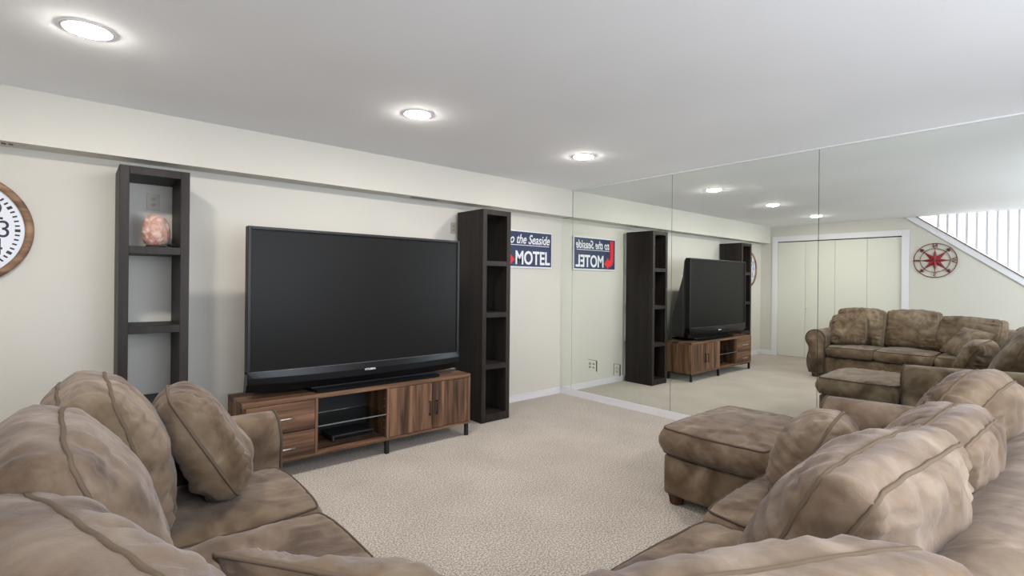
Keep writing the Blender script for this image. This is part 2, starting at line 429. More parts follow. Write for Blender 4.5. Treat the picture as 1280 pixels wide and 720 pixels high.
# ------------------------------------------------------------------ ceiling downlights
def downlight(x, y, label, seen=True):
    t = thing('recessed_downlight', label, 'ceiling light', (x, y, H), 'recessed ceiling lights')
    bm = bmesh.new(); seg = 48
    prof = [(.098, -.0005), (.096, -.004), (.089, -.006), (.084, -.004), (.080, -.0008)]
    rs = [[bm.verts.new((r * cos(2 * pi * k / seg), r * sin(2 * pi * k / seg), z)) for k in range(seg)] for r, z in prof]
    for a, b in zip(rs, rs[1:]):
        for k in range(seg): bm.faces.new((a[k], a[(k + 1) % seg], b[(k + 1) % seg], b[k]))
    link('trim_ring', bm, 'white', t, True)
    bm = bmesh.new(); prof = [(.079, -.001), (.070, -.010), (.045, -.017), (.015, -.020)]
    rs = [[bm.verts.new((r * cos(2 * pi * k / seg), r * sin(2 * pi * k / seg), z)) for k in range(seg)] for r, z in prof]
    for a, b in zip(rs, rs[1:]):
        for k in range(seg): bm.faces.new((a[k], a[(k + 1) % seg], b[(k + 1) % seg], b[k]))
    bm.faces.new(rs[-1])
    link('bulb', bm, 'bulb', t, True)
for (x, y), lb in zip(DOWNLIGHTS, ['round recessed ceiling light nearest the clock, left of the row', 'round recessed ceiling light above the television, middle of the row', 'round recessed ceiling light nearest the mirror wall']):
    downlight(x, y, lb)
for (x, y), lb in zip(DOWNLIGHTS_ADDED, ['round recessed ceiling light behind the camera near the closet wall', 'round recessed ceiling light behind the camera in the middle of its row', 'round recessed ceiling light behind the camera near the mirror']):
    downlight(x, y, lb)

# ------------------------------------------------------------------ shelf towers
def tower(x0, x1, yf, yb, label, htop=2.068):
    cx = (x0 + x1) / 2; t = thing('shelf_tower', label, 'shelf', (cx, yf, 0), 'open shelf towers beside the television')
    w = x1 - x0; d = yb - yf; p = .05
    def P(name, a, b, c, e, z0, z1): bx(name, a, b, c, e, z0, z1, 'espresso', t, .0015, 1)
    P('side_panel', -w / 2, -w / 2 + p, 0, d, 0, htop); P('side_panel', w / 2 - p, w / 2, 0, d, 0, htop)
    P('top_panel', -w / 2 + p, w / 2 - p, 0, d, htop - p, htop); P('bottom_panel', -w / 2 + p, w / 2 - p, 0, d, 0.002, .075)
    for z in (.537, 1.041, 1.545): P('shelf_board', -w / 2 + p, w / 2 - p, 0.001, d, z - .024, z + .024)
    return t
tower(-4.36, -3.99, -.405, -.02, 'dark espresso open shelf tower holding the pink salt lamp')
tower(-1.60, -1.248, -.482, -.05, 'dark espresso open shelf tower right of the television, empty')

# ------------------------------------------------------------------ television stand
SX0, SX1, SF, SB, S0, S1 = -3.73, -1.885, -.688, -.29, .107, .547
st = thing('tv_stand', 'long low walnut television stand with drawers, open bay and doors', 'tv stand', ((SX0 + SX1) / 2, SF, 0))
so = Vector(((SX0 + SX1) / 2, SF, 0))
def sb(name, x0, x1, y0, y1, z0, z1, mat, bev=.0015, par=None):
    bm = bmesh.new(); box(bm, x0, x1, y0, y1, z0, z1, bev, 1); rel(bm, so); return link(name, bm, mat, par or st)
sb('top_board', SX0, SX1, SF, SB, S1 - .03, S1, 'wood_h')
sb('bottom_board', SX0 + .02, SX1 - .02, SF, SB, S0, S0 + .022, 'wood_h')
sb('side_panel', SX0, SX0 + .02, SF, SB, S0, S1 - .03, 'wood_v'); sb('side_panel', SX1 - .02, SX1, SF, SB, S0, S1 - .03, 'wood_v')
sb('divider', -3.255, -3.235, SF, SB, S0 + .022, S1 - .03, 'wood_v'); sb('divider', -2.695, -2.675, SF, SB, S0 + .022, S1 - .03, 'wood_v')
sb('back_panel', SX0 + .02, SX1 - .02, SB - .012, SB - .002, S0 + .022, S1 - .03, 'black')
gs = sb('glass_shelf', -3.233, -2.697, SF + .012, SB - .02, .309, .317, 'glass', 0)
sb('polished_edge', -3.233, -2.697, SF + .009, SF + .012, .309, .317, 'edge', 0, gs)
for k, (z0, z1) in enumerate(((.132, .307), (.313, .513))):
    d = sb('drawer', SX0 + .023, -3.258, SF - .002, SF + .018, z0, z1, 'wood_h')
    hz = .202 if k == 0 else .410
    bm = bmesh.new(); tube(bm, [(-3.56, SF - .026, hz), (-3.40, SF - .026, hz)], .0055, 10)
    tube(bm, [(-3.545, SF - .002, hz), (-3.545, SF - .026, hz)], .004, 8); tube(bm, [(-3.415, SF - .002, hz), (-3.415, SF - .026, hz)], .004, 8)
    rel(bm, so); link('handle', bm, 'silver', d, True)
for x0, x1, hx in ((-2.672, -2.283, -2.312), (-2.277, SX1 - .022, -2.243)):
    d = sb('door', x0, x1, SF - .002, SF + .018, .132, .513, 'wood_v')
    bm = bmesh.new(); box(bm, hx - .005, hx + .005, SF - .03, SF - .02, .245, .370, .002, 1)
    for z in (.255, .360): box(bm, hx - .004, hx + .004, SF - .022, SF - .002, z - .004, z + .004)
    rel(bm, so); link('handle', bm, 'black_metal', d)
for x in (SX0 + .03, -2.685, SX1 - .028):
    for y in (SF + .02, SB - .03):
        bm = bmesh.new(); box(bm, x - .014, x + .014, y - .014, y + .014, 0, S0); rel(bm, so); link('leg', bm, 'black_metal', st)
for x in (SX0 + .03, SX1 - .028):
    bm = bmesh.new(); box(bm, x - .01, x + .01, SF + .03, SB - .04, S0 - .018, S0 - .001)
    rel(bm, so); link('leg_brace', bm, 'black_metal', st)
for z in (.20, .26, .37, .43):
    bm = bmesh.new(); tube(bm, [(-2.6955, SF + .045, z), (-2.699, SF + .045, z)], .004, 10); rel(bm, so); link('shelf_pin', bm, 'silver', st)
# box inside the open bay
mb = thing('media_box', 'dark electronics box inside the open bay of the walnut stand', 'electronics', (-2.90, -.43, S0 + .023))
bm = bmesh.new(); box(bm, -.17, .17, -.11, .11, .006, .05, .004); link('casing', bm, 'tv_matte', mb)
bm = bmesh.new(); box(bm, -.155, .155, -.1125, -.1095, .016, .040); link('front_strip', bm, 'tv_gloss', mb)
for a in (-.15, .15):
    for b in (-.08, .08):
        bm = bmesh.new(); box(bm, a - .012, a + .012, b - .012, b + .012, 0, .006); link('rubber_foot', bm, 'black', mb)

# ------------------------------------------------------------------ television
TX0, TX1, TF = -3.685, -1.962, -.60
tc_ = Vector(((TX0 + TX1) / 2, TF, S1))
tv = thing('television', 'large black rear-projection television on the walnut stand', 'television', tc_)
def tvb(name, x0, x1, y0, y1, z0, z1, mat, bev=.002):
    bm = bmesh.new(); box(bm, x0, x1, y0, y1, z0, z1, bev, 2); rel(bm, tc_); return link(name, bm, mat, tv)
TZ1 = 1.728
def chin_z(x, base, sag):      # slight downward bow to the middle
    u = (x - (TX0 + TX1) / 2) / ((TX1 - TX0) / 2); return base - sag * (1 - u * u)
# bezel: top and sides
bm = bmesh.new(); bw = .020
box(bm, TX0, TX0 + bw, TF - .012, TF + .06, .72, TZ1, .003); box(bm, TX1 - bw, TX1, TF - .012, TF + .06, .72, TZ1, .003)
box(bm, TX0 + bw, TX1 - bw, TF - .012, TF + .06, TZ1 - bw, TZ1, .003)
rel(bm, tc_); link('bezel', bm, 'tv_bezel', tv)
tvb('screen', TX0 + bw, TX1 - bw, TF, TF + .012, .728, TZ1 - bw, 'screen', 0)
# chin, bowed and tucked under
bm = bmesh.new(); nx = 40; rows = []
for i in range(nx + 1):
    x = TX0 + (TX1 - TX0) * i / nx; u = 2 * i / nx - 1
    zt = .738 - .006 * (1 - u * u); zm = .655 - .022 * (1 - u * u); zb = .598 - .018 * (1 - u ** 4)
    bulge = .012 * (1 - u * u) ** .5
    prof = [(TF + .05, zt), (TF - .014, zt), (TF - .016 - bulge * .6, (zt + zm) / 2), (TF - .014 - bulge, zm), (TF + .004 - bulge * .5, zm - .008), (TF + .02, zb), (TF + .08, zb - .004)]
    rows.append([bm.verts.new((x, a, b)) for a, b in prof])
for a, b in zip(rows, rows[1:]):
    n = len(a)
    for k in range(n): bm.faces.new((a[k], a[(k + 1) % n], b[(k + 1) % n], b[k]))
bm.faces.new(rows[0]); bm.faces.new(rows[-1][::-1])
rel(bm, tc_); link('chin', bm, 'tv_gloss', tv)
bm = bmesh.new()
tube(bm, [(TX0 + .02 + (TX1 - TX0 - .04) * i / 30, TF - .016, .738 - .006 * (1 - (2 * i / 30 - 1) ** 2)) for i in range(31)], .0022, 8)
rel(bm, tc_); link('chin_line', bm, 'tv_line', tv, True)
# housing behind, thin at the top and deep at the bottom
bm = bmesh.new()
rows = []
for y, zt, ins in ((TF + .058, TZ1 - .004, .012), (TF + .09, TZ1 - .008, .02), (-.47, 1.50, .05), (-.36, 1.22, .10), (-.26, .98, .15), (-.23, .90, .17)):
    a, b = TX0 + ins, TX1 - ins; c = .03
    rows.append([bm.verts.new(p) for p in ((a, y, .60), (b, y, .60), (b, y, zt - c), (b - c, y, zt), (a + c, y, zt), (a, y, zt - c))])
for a, b in zip(rows, rows[1:]):
    for k in range(6): bm.faces.new((a[k], a[(k + 1) % 6], b[(k + 1) % 6], b[k]))
bm.faces.new(rows[0]); bm.faces.new(rows[-1][::-1])
rel(bm, tc_); link('rear_housing', bm, 'tv_matte', tv)
bm = bmesh.new()
prism(bm, [(-3.29, -.24), (-3.23, -.655), (-3.17, -.668), (-2.25, -.668), (-2.19, -.655), (-2.13, -.24)], S1 + .002, S1 + .022, 'xy')
rel(bm, tc_); link('base_foot', bm, 'tv_gloss', tv)
tvb('base_neck', -3.24, -2.18, -.56, -.27, S1 + .02, .62, 'tv_matte')
me = text_mesh('MITSUBISHI', .020, (-2.81, TF - .0265, .677), X, Z, .0008, width=.085, bold=.0004)
me.transform(Matrix.Translation(-tc_)); link_me('logo_lettering', me, 'sign_white', tv)

# ------------------------------------------------------------------ salt lamp on the left tower
sl = thing('salt_lamp', 'rough pink salt lamp on black base in the left shelf tower', 'lamp', (-4.155, -.22, 1.570))
bm = bmesh.new(); bmesh.ops.create_icosphere(bm, subdivisions=4, radius=1)
for v in bm.verts:
    c = v.co.copy(); n = noise.noise(c * 1.6 + Vector((3, 1, 2))) * .16 + noise.noise(c * 4.5) * .07
    s = 1 + n
    v.co = Vector(((abs(c.x) ** .85) * (1 if c.x > 0 else -1) * .074 * s * (1 - .14 * c.z), c.y * .06 * s, .120 + (abs(c.z) ** .8) * (1 if c.z > 0 else -1) * .108 * (1 + n * .4)))
link('salt_rock', bm, 'salt', sl, False)
bm = bmesh.new(); tube(bm, [(0, 0, 0), (0, 0, .006), (0, 0, .014)], [.058, .06, .055], 32); link('lamp_base', bm, 'black', sl)
bm = bmesh.new(); pts = []
for i in range(80):
    a = i / 79 * 2 * pi * 3.2; pts.append((.095 + .03 * cos(a), -.01 + .035 * sin(a) + .005 * sin(a * .7), .006 + .012 * i / 79 + .010 * abs(sin(a * .5))))
tube(bm, pts, .0035, 6); link('power_cord', bm, 'black', sl, True)

# ------------------------------------------------------------------ wall clock
ck = Vector((-5.100, -.002, 1.650))
cl = thing('wall_clock', 'round wall clock with brown wood frame at the left edge', 'clock', ck)
bm = bmesh.new(); prof = [(.345, .0), (.347, -.022), (.341, -.033), (.325, -.037), (.312, -.034), (.305, -.026), (.305, .0)]; seg = 96
rs = [[bm.verts.new((r * cos(2 * pi * k / seg), y, r * sin(2 * pi * k / seg))) for k in range(seg)] for r, y in prof]
for a, b in zip(rs, rs[1:] + rs[:1]):
    for k in range(seg): bm.faces.new((a[k], a[(k + 1) % seg], b[(k + 1) % seg], b[k]))
link('frame', bm, 'clockwood', cl, True)
bm = bmesh.new(); disc(bm, (0, -.002, 0), X, Z, .307, .012, 96); link('face', bm, 'clock_face', cl)
fy = -.0146
for h in range(1, 13):
    a = pi / 2 - h * pi / 6
    me = text_mesh(str(h), .145, (.213 * cos(a), fy, .213 * sin(a)), X, Z, .0006, width=.046 if h in (2, 3, 4, 5, 6, 7, 8, 9) else None)
    link_me('numeral', me, 'ink', cl)
bm = bmesh.new()
for k in range(60):
    a = k * pi / 30; u = X * cos(a) + Z * sin(a); v = u.cross(Y)
    l, w = (.014, .0085) if k % 5 == 0 else (.012, .0048)
    c = u * .272 + Y * fy
    q = [bm.verts.new(c + u * s1 * l / 1 * .9 + v * s2 * w) for s1, s2 in ((-1, -1), (1, -1), (1, 1), (-1, 1))]
    r_ = bmesh.ops.extrude_face_region(bm, geom=[bm.faces.new(q)])
    for g in r_['geom']:
        if isinstance(g, bmesh.types.BMVert): g.co.y -= .0008
link('minute_marks', bm, 'ink', cl)
for nm, a, l, w in (('hour_hand', R(128), .13, .007), ('minute_hand', R(62 + 180), .2, .005)):
    bm = bmesh.new(); u = X * cos(a) + Z * sin(a); v = u.cross(Y)
    q = [bm.verts.new(Y * (fy - .004) + u * s1 + v * s2) for s1, s2 in ((-.03, -w), (l, -w * .4), (l, w * .4), (-.03, w))]
    r_ = bmesh.ops.extrude_face_region(bm, geom=[bm.faces.new(q)])
    for g in r_['geom']:
        if isinstance(g, bmesh.types.BMVert): g.co.y -= .0015
    link(nm, bm, 'ink', cl)

# ------------------------------------------------------------------ motel sign
sg0 = Vector((-.617, 0, 1.742)); sw, sh = .845, .425
sg = thing('motel_sign', 'navy seaside motel sign with red arrow on the cream wall', 'sign', sg0)
bx('backing_board', -sw / 2, sw / 2, -.022, -.001, -sh / 2, sh / 2, 'sign_white', sg, .002, 1)
bx('face', -sw / 2 + .012, sw / 2 - .012, -.0245, -.021, -sh / 2 + .016, sh / 2 - .012, 'navy', sg)
yy = -.0255
me = text_mesh('MOTEL', .215, (.105, yy, -.105), X, Z, .0008, width=.550, bold=.005); link_me('motel_lettering', me, 'sign_white', sg)
me = text_mesh('to the Seaside', .150, (.040, yy, .112), X, Z, .0008, width=.665, shear=.30, bold=.0018); link_me('script_lettering', me, 'sign_white', sg)
bm = bmesh.new(); box(bm, -.290, .370, yy - .0006, yy + .0006, .044, .051); link('script_underline', bm, 'sign_white', sg)
bm = bmesh.new()
ol = [(-.375, .185), (-.375, -.06)]
for i in range(9):
    a = pi + i / 8 * pi / 2; ol.append((-.285 + .09 * cos(a), -.075 + .09 * sin(a)))
ol += [(-.270, -.165), (-.270, -.205), (-.180, -.120), (-.270, -.035), (-.270, -.075), (-.290, -.075), (-.305, -.06), (-.305, .185)]
prism(bm, [(a, b) for a, b in ol], yy - .0006, yy + .0006, 'xz'); link('red_arrow', bm, 'sign_red', sg)

# ------------------------------------------------------------------ compass wall decoration
cp = thing('compass_wall_art', 'red metal compass rose hanging on the stair wall', 'wall art', (XB + .012, -2.675, 1.77))
bm = bmesh.new(); ring(bm, (0, 0, 0), Y, Z, .262, .272, .008); link('outer_ring', bm, 'maroon', cp)
bm = bmesh.new(); ring(bm, (0, 0, 0), Y, Z, .182, .190, .008); link('inner_ring', bm, 'maroon', cp)
def star(bm, r0, rin, a0, n, lift):
    for k in range(n):
        a = a0 + 2 * pi * k / n
        tip = Y * cos(a) * r0 + Z * sin(a) * r0
        for s in (-1, 1):
            b = a + s * pi / n; side = (Y * cos(b) + Z * sin(b)) * rin
            vs = [bm.verts.new(p) for p in (X * (lift + .022), tip + X * (lift + .002), side + X * (lift + .002), X * lift, tip + X * lift, side + X * lift)]
            bm.faces.new(vs[0:3]); bm.faces.new(vs[3:6][::-1]); bm.faces.new((vs[1], vs[4], vs[5], vs[2]))
bm = bmesh.new(); star(bm, .178, .044, 0, 4, .006); star(bm, .19, .052, pi / 4, 4, .002); link('star', bm, 'red_metal', cp)
for k in range(8):
    bm = bmesh.new(); a = k * pi / 4; u = Y * cos(a) + Z * sin(a)
    if k % 2: tube(bm, [u * .1 + X * .004, u * .266 + X * .004], .006, 6)
    else: tube(bm, [u * .1 + X * .004, u * .20 + X * .004], .004, 6)
    if k % 2:
        v = u.cross(X)
        for s in (-1, 1):
            tube(bm, [u * .232 + X * .004, u * .214 + v * s * .026 + X * .004], .006, 6)
            tube(bm, [u * .250 + X * .004, u * .232 + v * s * .024 + X * .004], .006, 6)
    link('spoke', bm, 'maroon', cp)
for ch, c, rot in (('N', (0, .225), 0), ('S', (0, -.225), 0), ('E', (.225, 0), 1), ('W', (-.225, 0), 1)):
    u, v = (Y, Z) if not rot else (-Z, Y)
    if ch == 'W': u, v = Z, -Y
    me = text_mesh(ch, .085, Y * c[0] + Z * c[1] + X * .003, u, v, .002, bold=.001)
    link_me('letter', me, 'maroon', cp)

# ------------------------------------------------------------------ electrical plates
def plate(name, label, o, u, v, w, h, cols, mat, recmat, edge=None):
    n = u.cross(v); t = thing(name, label, 'outlet', o)
    def qbox(bm, a0, a1, b0, b1, c0, c1):
        vs = []
        for a in (a0, a1):
            for b in (b0, b1):
                for c in (c0, c1): vs.append(bm.verts.new(u * a + v * b + n * c))
        for f in ((0, 1, 3, 2), (4, 6, 7, 5), (0, 4, 5, 1), (2, 3, 7, 6), (0, 2, 6, 4), (1, 5, 7, 3)): bm.faces.new([vs[i] for i in f])
    bm = bmesh.new(); qbox(bm, -w / 2, w / 2, -h / 2, h / 2, .001, .006); link('cover_plate', bm, mat, t)
    if edge:
        bm = bmesh.new()
        for s in edge:
            a = s * (w / 2 + .004); qbox(bm, a - .003, a + .003, -h / 2, h / 2, 0, .0065)
        qbox(bm, -w / 2, w / 2, h / 2, h / 2 + .002, 0, .0065)
        link('edge_gap', bm, 'dark_line', t)
    for c in cols:
        for s in (-1, 1):
            bm = bmesh.new(); q = []
            for k in range(20):
                a = 2 * pi * k / 20; q.append((c + .0165 * cos(a), s * .0195 + max(-.0125, min(.0125, .0165 * sin(a)))))
            A = [bm.verts.new(u * a + v * b + n * .006) for a, b in q]; B = [bm.verts.new(u * a + v * b + n * .008) for a, b in q]
            bm.faces.new(B)
            for k in range(20): bm.faces.new((A[k], A[(k + 1) % 20], B[(k + 1) % 20], B[k]))
            rc = link('receptacle', bm, recmat, t)
            bm = bmesh.new()
            for d in (-.006, .006): qbox(bm, c + d - .001, c + d + .001, s * .0195 - .002, s * .0195 + .007, .0075, .0084)
            qbox(bm, c - .002, c + .002, s * .0195 - .009, s * .0195 - .005, .0075, .0084)
            link('slots', bm, 'plate_slot' if recmat == 'plate_in' else 'ink', rc)
    return t
plate('wall_outlet', 'beige wall outlet seen through the top of the left shelf tower', Vector((-4.148, 0, 1.902)), X, Z, .075, .115, (0,), 'outlet', 'outlet_in')
plate('wall_outlet', 'beige wall outlet between the television and right shelf tower', Vector((-1.618, 0, 1.913)), X, Z, .068, .115, (0,), 'outlet', 'outlet_in')
plate('wall_outlet', 'square double outlet with mirrored plate low on the mirror', Vector((0, -.505, .403)), -Y, Z, .125, .125, (-.027, .027), 'mirror', 'plate_in', (1,))
plate('wall_outlet', 'narrow outlet with mirrored plate low on the mirror', Vector((0, -.863, .402)), -Y, Z, .072, .125, (0,), 'mirror', 'plate_in', (-1, 1))

# metal grille at the soffit edge
def grille(label, x, hw):
    gr = thing('soffit_grille', label, 'vent', (x, -.12, SZ), 'grilles under the soffit')
    bx('grille_frame', -hw, hw, -.03, .03, -.006, -.001, 'grille', gr, .001, 1)
    n = int(hw * 2 / .031) - 1
    for i in range(n): bx('slot', -hw + .012 + i * .031, -hw + .032 + i * .031, -.022, .022, -.0075, -.0055, 'ink', gr)
grille('thin metal grille under the soffit above the clock', -5.05, .26)
grille('thin metal grille under the soffit above the television', -2.02, .16)

# ------------------------------------------------------------------ cushions
def cushion(name, label, w, h, t, box_t, M4, seed, corner=.35, wr=.012, low=.012, concave=0, sag=.15, bend=0, droop=0, n=44, group=None, pipe=.006, flat_back=1.0, pull=.010, cat='cushion', tops=0., deform=None, puff=.5, pmat='seam'):
    """Puffy cushion. local X = width, Z = height, Y = thickness (front is -Y). box_t = boxing strip width (0 = knife edge)."""
    off = Vector((seed * 3.7, seed * 1.3, seed * 2.1))
    def outline(u, v):
        if concave:
            x = w / 2 * u * (1 - concave * (1 - v * v)); z = h / 2 * v * (1 - concave * (1 - u * u))
        else:
            x = w / 2 * u * math.sqrt(max(0, 1 - corner * v * v * .5)); z = h / 2 * v * math.sqrt(max(0, 1 - corner * u * u * .5))
            k = abs(u) ** 6 * abs(v) ** 6 * .10 * corner * 2.5
            x *= 1 - k; z *= 1 - k
        z += tops * (1 - u * u) * (v + 1) / 2
        return x, z
    def finish(co):
        zz = (co.z + h / 2) / h
        co.y += bend * zz * zz
        co.z -= droop * (co.x / (w / 2)) ** 2 * max(0, zz)
        g = noise.noise(co * 2.6 + off) * low * 1.2
        co.x += g; co.z += noise.noise(co * 2.9 - off) * low
        if deform: co = deform(co)
        return co
    bm = bmesh.new(); faces = []; grids = []
    for side in (-1, 1):
        g = []
        for i in range(n + 1):
            u = 2 * i / n - 1; u = sin(u * pi / 2) * .6 + u * .4; row = []
            for j in range(n + 1):
                v = 2 * j / n - 1; v = sin(v * pi / 2) * .6 + v * .4
                a, b = max(0, 1 - abs(u) ** 2.4), max(0, 1 - abs(v) ** 2.4)
                B = (a * b) ** puff * (1 - sag * v)
                x, z = outline(u, v)
                bul = (t - box_t) / 2 * B * (flat_back if side == 1 else 1)
                ed = max(abs(u), abs(v)) ** 5 * (1 - max(abs(u), abs(v)) ** 14)
                rip = 0
                rip += abs(u) ** 2.2 * noise.noise(Vector((v * 9 + seed, u * 1.2, side * 4.1 + seed)))
                rip += abs(v) ** 2.2 * noise.noise(Vector((u * 9 + seed * 2, v * 1.2, side * 7.7 - seed)))
                f1 = noise.noise(Vector((x * 4.2, z * 4.2, side * 3)) + off)
                q1, q2 = x * .8 + z * .6, z * .8 - x * .6
                f2 = 1 - abs(noise.noise(Vector((q1 * 2.2, q2 * 6.5, side * 2)) - off)) * 2.6
                f3 = noise.noise(Vector((q2 * 4, q1 * 11, side * 5)) + off * 1.7)
                edge_fade = min(1, (a * b) * 5)
                disp = (rip * wr * 2.4 + f1 * low * 1.5 * (.4 + B) + f3 * wr * .45) * (.25 + .75 * edge_fade) - max(0, f2) ** 3 * wr * .5 * edge_fade
                yv = side * (box_t / 2 + bul + disp) if edge_fade > 0 or box_t else side * (bul)
                if a * b == 0: yv = side * (box_t / 2 + (rip * wr * .5 if box_t else 0))
                row.append(bm.verts.new(finish(Vector((x, yv, z)))))
            g.append(row)
        grids.append(g)
        for i in range(n):
            for j in range(n): bm.faces.new((g[i][j], g[i + 1][j], g[i + 1][j + 1], g[i][j + 1]))
    def per(g):
        return [g[i][0] for i in range(n)] + [g[n][j] for j in range(n)] + [g[i][n] for i in range(n, 0, -1)] + [g[0][j] for j in range(n, 0, -1)]
    pa, pb = per(grids[0]), per(grids[1]); m = len(pa)
    loops = [[v.co.copy() for v in pa], [v.co.copy() for v in pb]]
    if box_t:
        ctr = sum((v.co for v in pa + pb), Vector()) / (2 * m)
        K = 5; rings = [pa]
        for k in range(1, K):
            s = k / K; row = []
            for i in range(m):
                c = pa[i].co.lerp(pb[i].co, s)
                nx = (pa[(i + 1) % m].co - pa[i - 1].co); out = nx.cross(pb[i].co - pa[i].co)
                if out.length > 1e-9: out.normalize()
                if out.dot(c - ctr) < 0: out = -out
                pk = noise.noise(Vector((i * .33, k * .3, seed)))
                c = c + out * (box_t * .22 * sin(pi * s) + pk * pull * .8 * sin(pi * s))
                row.append(bm.verts.new(c))
            rings.append(row)
        rings.append(pb)
        for a, b in zip(rings, rings[1:]):
            for i in range(m): bm.faces.new((a[i], a[(i + 1) % m], b[(i + 1) % m], b[i]))
    else:
        for i in range(m):
            c = (pa[i].co + pb[i].co) / 2; pa[i].co = c; pb[i].co = c
        loops = [[v.co.copy() for v in pa]]
        bmesh.ops.remove_doubles(bm, verts=pa + pb, dist=1e-5)
    o = link(name, bm, 'suede', None, True)
    tag(o, label, cat, group); o.matrix_world = M4
    bm = bmesh.new()
    for L in loops:
        q = [L[0]]
        for p in L[1:]:
            if (p - q[-1]).length > pipe * 1.2: q.append(p)
        # smooth the path a little
        for _ in range(2): q = [(q[i - 1] + q[i] * 2 + q[(i + 1) % len(q)]) / 4 for i in range(len(q))]
        tube(bm, q, pipe, 7, True)
    link('piping', bm, pmat, o, True)
    return o
def place(loc, yaw=0, lean=0, roll=0):
    """loc: centre. front (-Y) turned by yaw about Z; lean tips the top backwards (+Y)."""
    return Matrix.Translation(loc) @ Matrix.Rotation(R(yaw), 4, 'Z') @ Matrix.Rotation(R(-lean), 4, 'X') @ Matrix.Rotation(R(roll), 4, 'Y')

# ------------------------------------------------------------------ the sectional sofa
AF = -3.80     # front of the left run
sofa = thing('sectional_sofa', 'L-shaped taupe microsuede sectional sofa with rolled arms', 'sofa', (-4.3, -3.9, 0))
fo = Vector((-4.3, -3.9, 0))
def sofa_part(name, bm, smooth=True):
    rel(bm, fo); return link(name, bm, 'suede', sofa, smooth)
def soft_slab(x0, x1, y0, y1, z0, z1, r=.03, amp=.006, cuts=14):
    bm = bmesh.new(); box(bm, x0, x1, y0, y1, z0, z1, r, 4)
    bmesh.ops.subdivide_edges(bm, edges=[e for e in bm.edges if e.calc_length() > .2], cuts=cuts, use_grid_fill=True)
    for v in bm.verts:
        v.co += Vector((noise.noise(v.co * 4), noise.noise(v.co * 4 + X * 9), noise.noise(v.co * 3 + Y * 9))) * amp
    return bm
sofa_part('base', soft_slab(-4.72, AF - .03, -4.1, -1.62, .06, .31))
sofa_part('base', soft_slab(AF - .05, -1.02, -4.1, -3.33, .06, .31))
def roll_back(name, axis, a0, a1, c_front, c_back, ztop):
    """back frame with a rounded top; axis: run direction"""
    bm = bmesh.new(); n = 60; prof = []
    w = c_back - c_front; r = abs(w) / 2
    prof = [(c_front, .06)] + [(c_front, z) for z in (.2, .35, .5, ztop - r)]
    for k in range(1, 12):
        a = pi - k * pi / 12; prof.append(((c_front + c_back) / 2 + (-1 if w > 0 else 1) * -cos(a) * r, ztop - r + sin(a) * r))
    prof += [(c_back, z) for z in (ztop - r, .5, .3, .06)]
    rows = []
    for i in range(n + 1):
        a = a0 + (a1 - a0) * i / n; row = []
        for p, z in prof:
            co = Vector((a, p, z)) if axis == 'x' else Vector((p, a, z))
            co += Vector((noise.noise(co * 3), noise.noise(co * 3 + Z * 7), noise.noise(co * 2.5 + X * 5))) * .012
            row.append(bm.verts.new(co))
        rows.append(row)
    for a, b in zip(rows, rows[1:]):
        for k in range(len(a) - 1): bm.faces.new((a[k], a[k + 1], b[k + 1], b[k]))
        bm.faces.new((a[-1], a[0], b[0], b[-1]))
    bm.faces.new(rows[0]); bm.faces.new(rows[-1][::-1])
    return bm
sofa_part('backrest', roll_back('b', 'y', -4.38, -1.50, -4.72, -4.95, .80))
sofa_part('backrest', roll_back('b', 'x', -4.94, -.86, -4.05, -4.36, .785))
def arm_prof(s):
    """cross-section of the rolled arm: (across, z), outer side = +s"""
    P = [(-.125 * s, .06), (-.125 * s, .25), (-.125 * s, .46)]
    for k in range(13):
        a = pi * .97 - k * (pi * 1.20) / 12
        P.append(((-.002 + .135 * cos(a)) * s, .565 + .135 * sin(a)))
    P += [(.082 * s, .43), (.084 * s, .38), (.104 * s, .30), (.112 * s, .22), (.104 * s, .15), (.085 * s, .09), (.075 * s, .06)]
    return P
def arm(mapper, L, s, slope=0.0, zoff=0.0):
    bm = bmesh.new(); P = arm_prof(s); rows = []; n = 26
    for i in range(n + 1):
        d = L * i / n; row = []
        f = 1.0 if i > 0 else .985
        for a, z in P:
            co = Vector(mapper(a * f, d, z + zoff * min(1, z / .5) + slope * (d / L) * min(1, z / .5)))
            if i > 0: co += Vector((noise.noise(co * 4.1), noise.noise(co * 4.1 + Z * 7), noise.noise(co * 3.3 + X * 5))) * .008
            row.append(bm.verts.new(co))
        rows.append(row)
    for a, b in zip(rows, rows[1:]):
        for k in range(len(a)): bm.faces.new((a[k], a[(k + 1) % len(a)], b[(k + 1) % len(a)], b[k]))
    for row in (rows[0], rows[-1]):
        c = bm.verts.new(Vector(mapper(-.01 * s, 0 if row is rows[0] else L, .42)))
        for k in range(len(row)): bm.faces.new((row[k], row[(k + 1) % len(row)], c))
    edge = [v.co.copy() for v in rows[0]]
    o = sofa_part('arm', bm)
    bm = bmesh.new(); tube(bm, edge[::1], .007, 7)
    rel(bm, fo); link('piping', bm, 'piping', o, True)
arm(lambda a, d, z: (AF + .005 - d, -1.60 + a, z), .98, 1)
arm(lambda a, d, z: (-.985 + a, -3.235 - d, z), .93, 1, .04, -.03)
def foot(x, y, par, o):
    bm = bmesh.new(); seg = 28; rows = []
    for z, r in ((0, .034), (.01, .037), (.03, .040), (.05, .046), (.065, .048)):
        rows.append([bm.verts.new((x - o.x + (r + (.003 if k % 2 else -.003)) * cos(2 * pi * k / seg) * 1.05, y - o.y + (r + (.003 if k % 2 else -.003)) * sin(2 * pi * k / seg) * 1.05, z)) for k in range(seg)])
    for a, b in zip(rows, rows[1:]):
        for k in range(seg): bm.faces.new((a[k], a[(k + 1) % seg], b[(k + 1) % seg], b[k]))
    bm.faces.new(rows[0][::-1]); bm.faces.new(rows[-1])
    link('foot', bm, 'footwood', par)
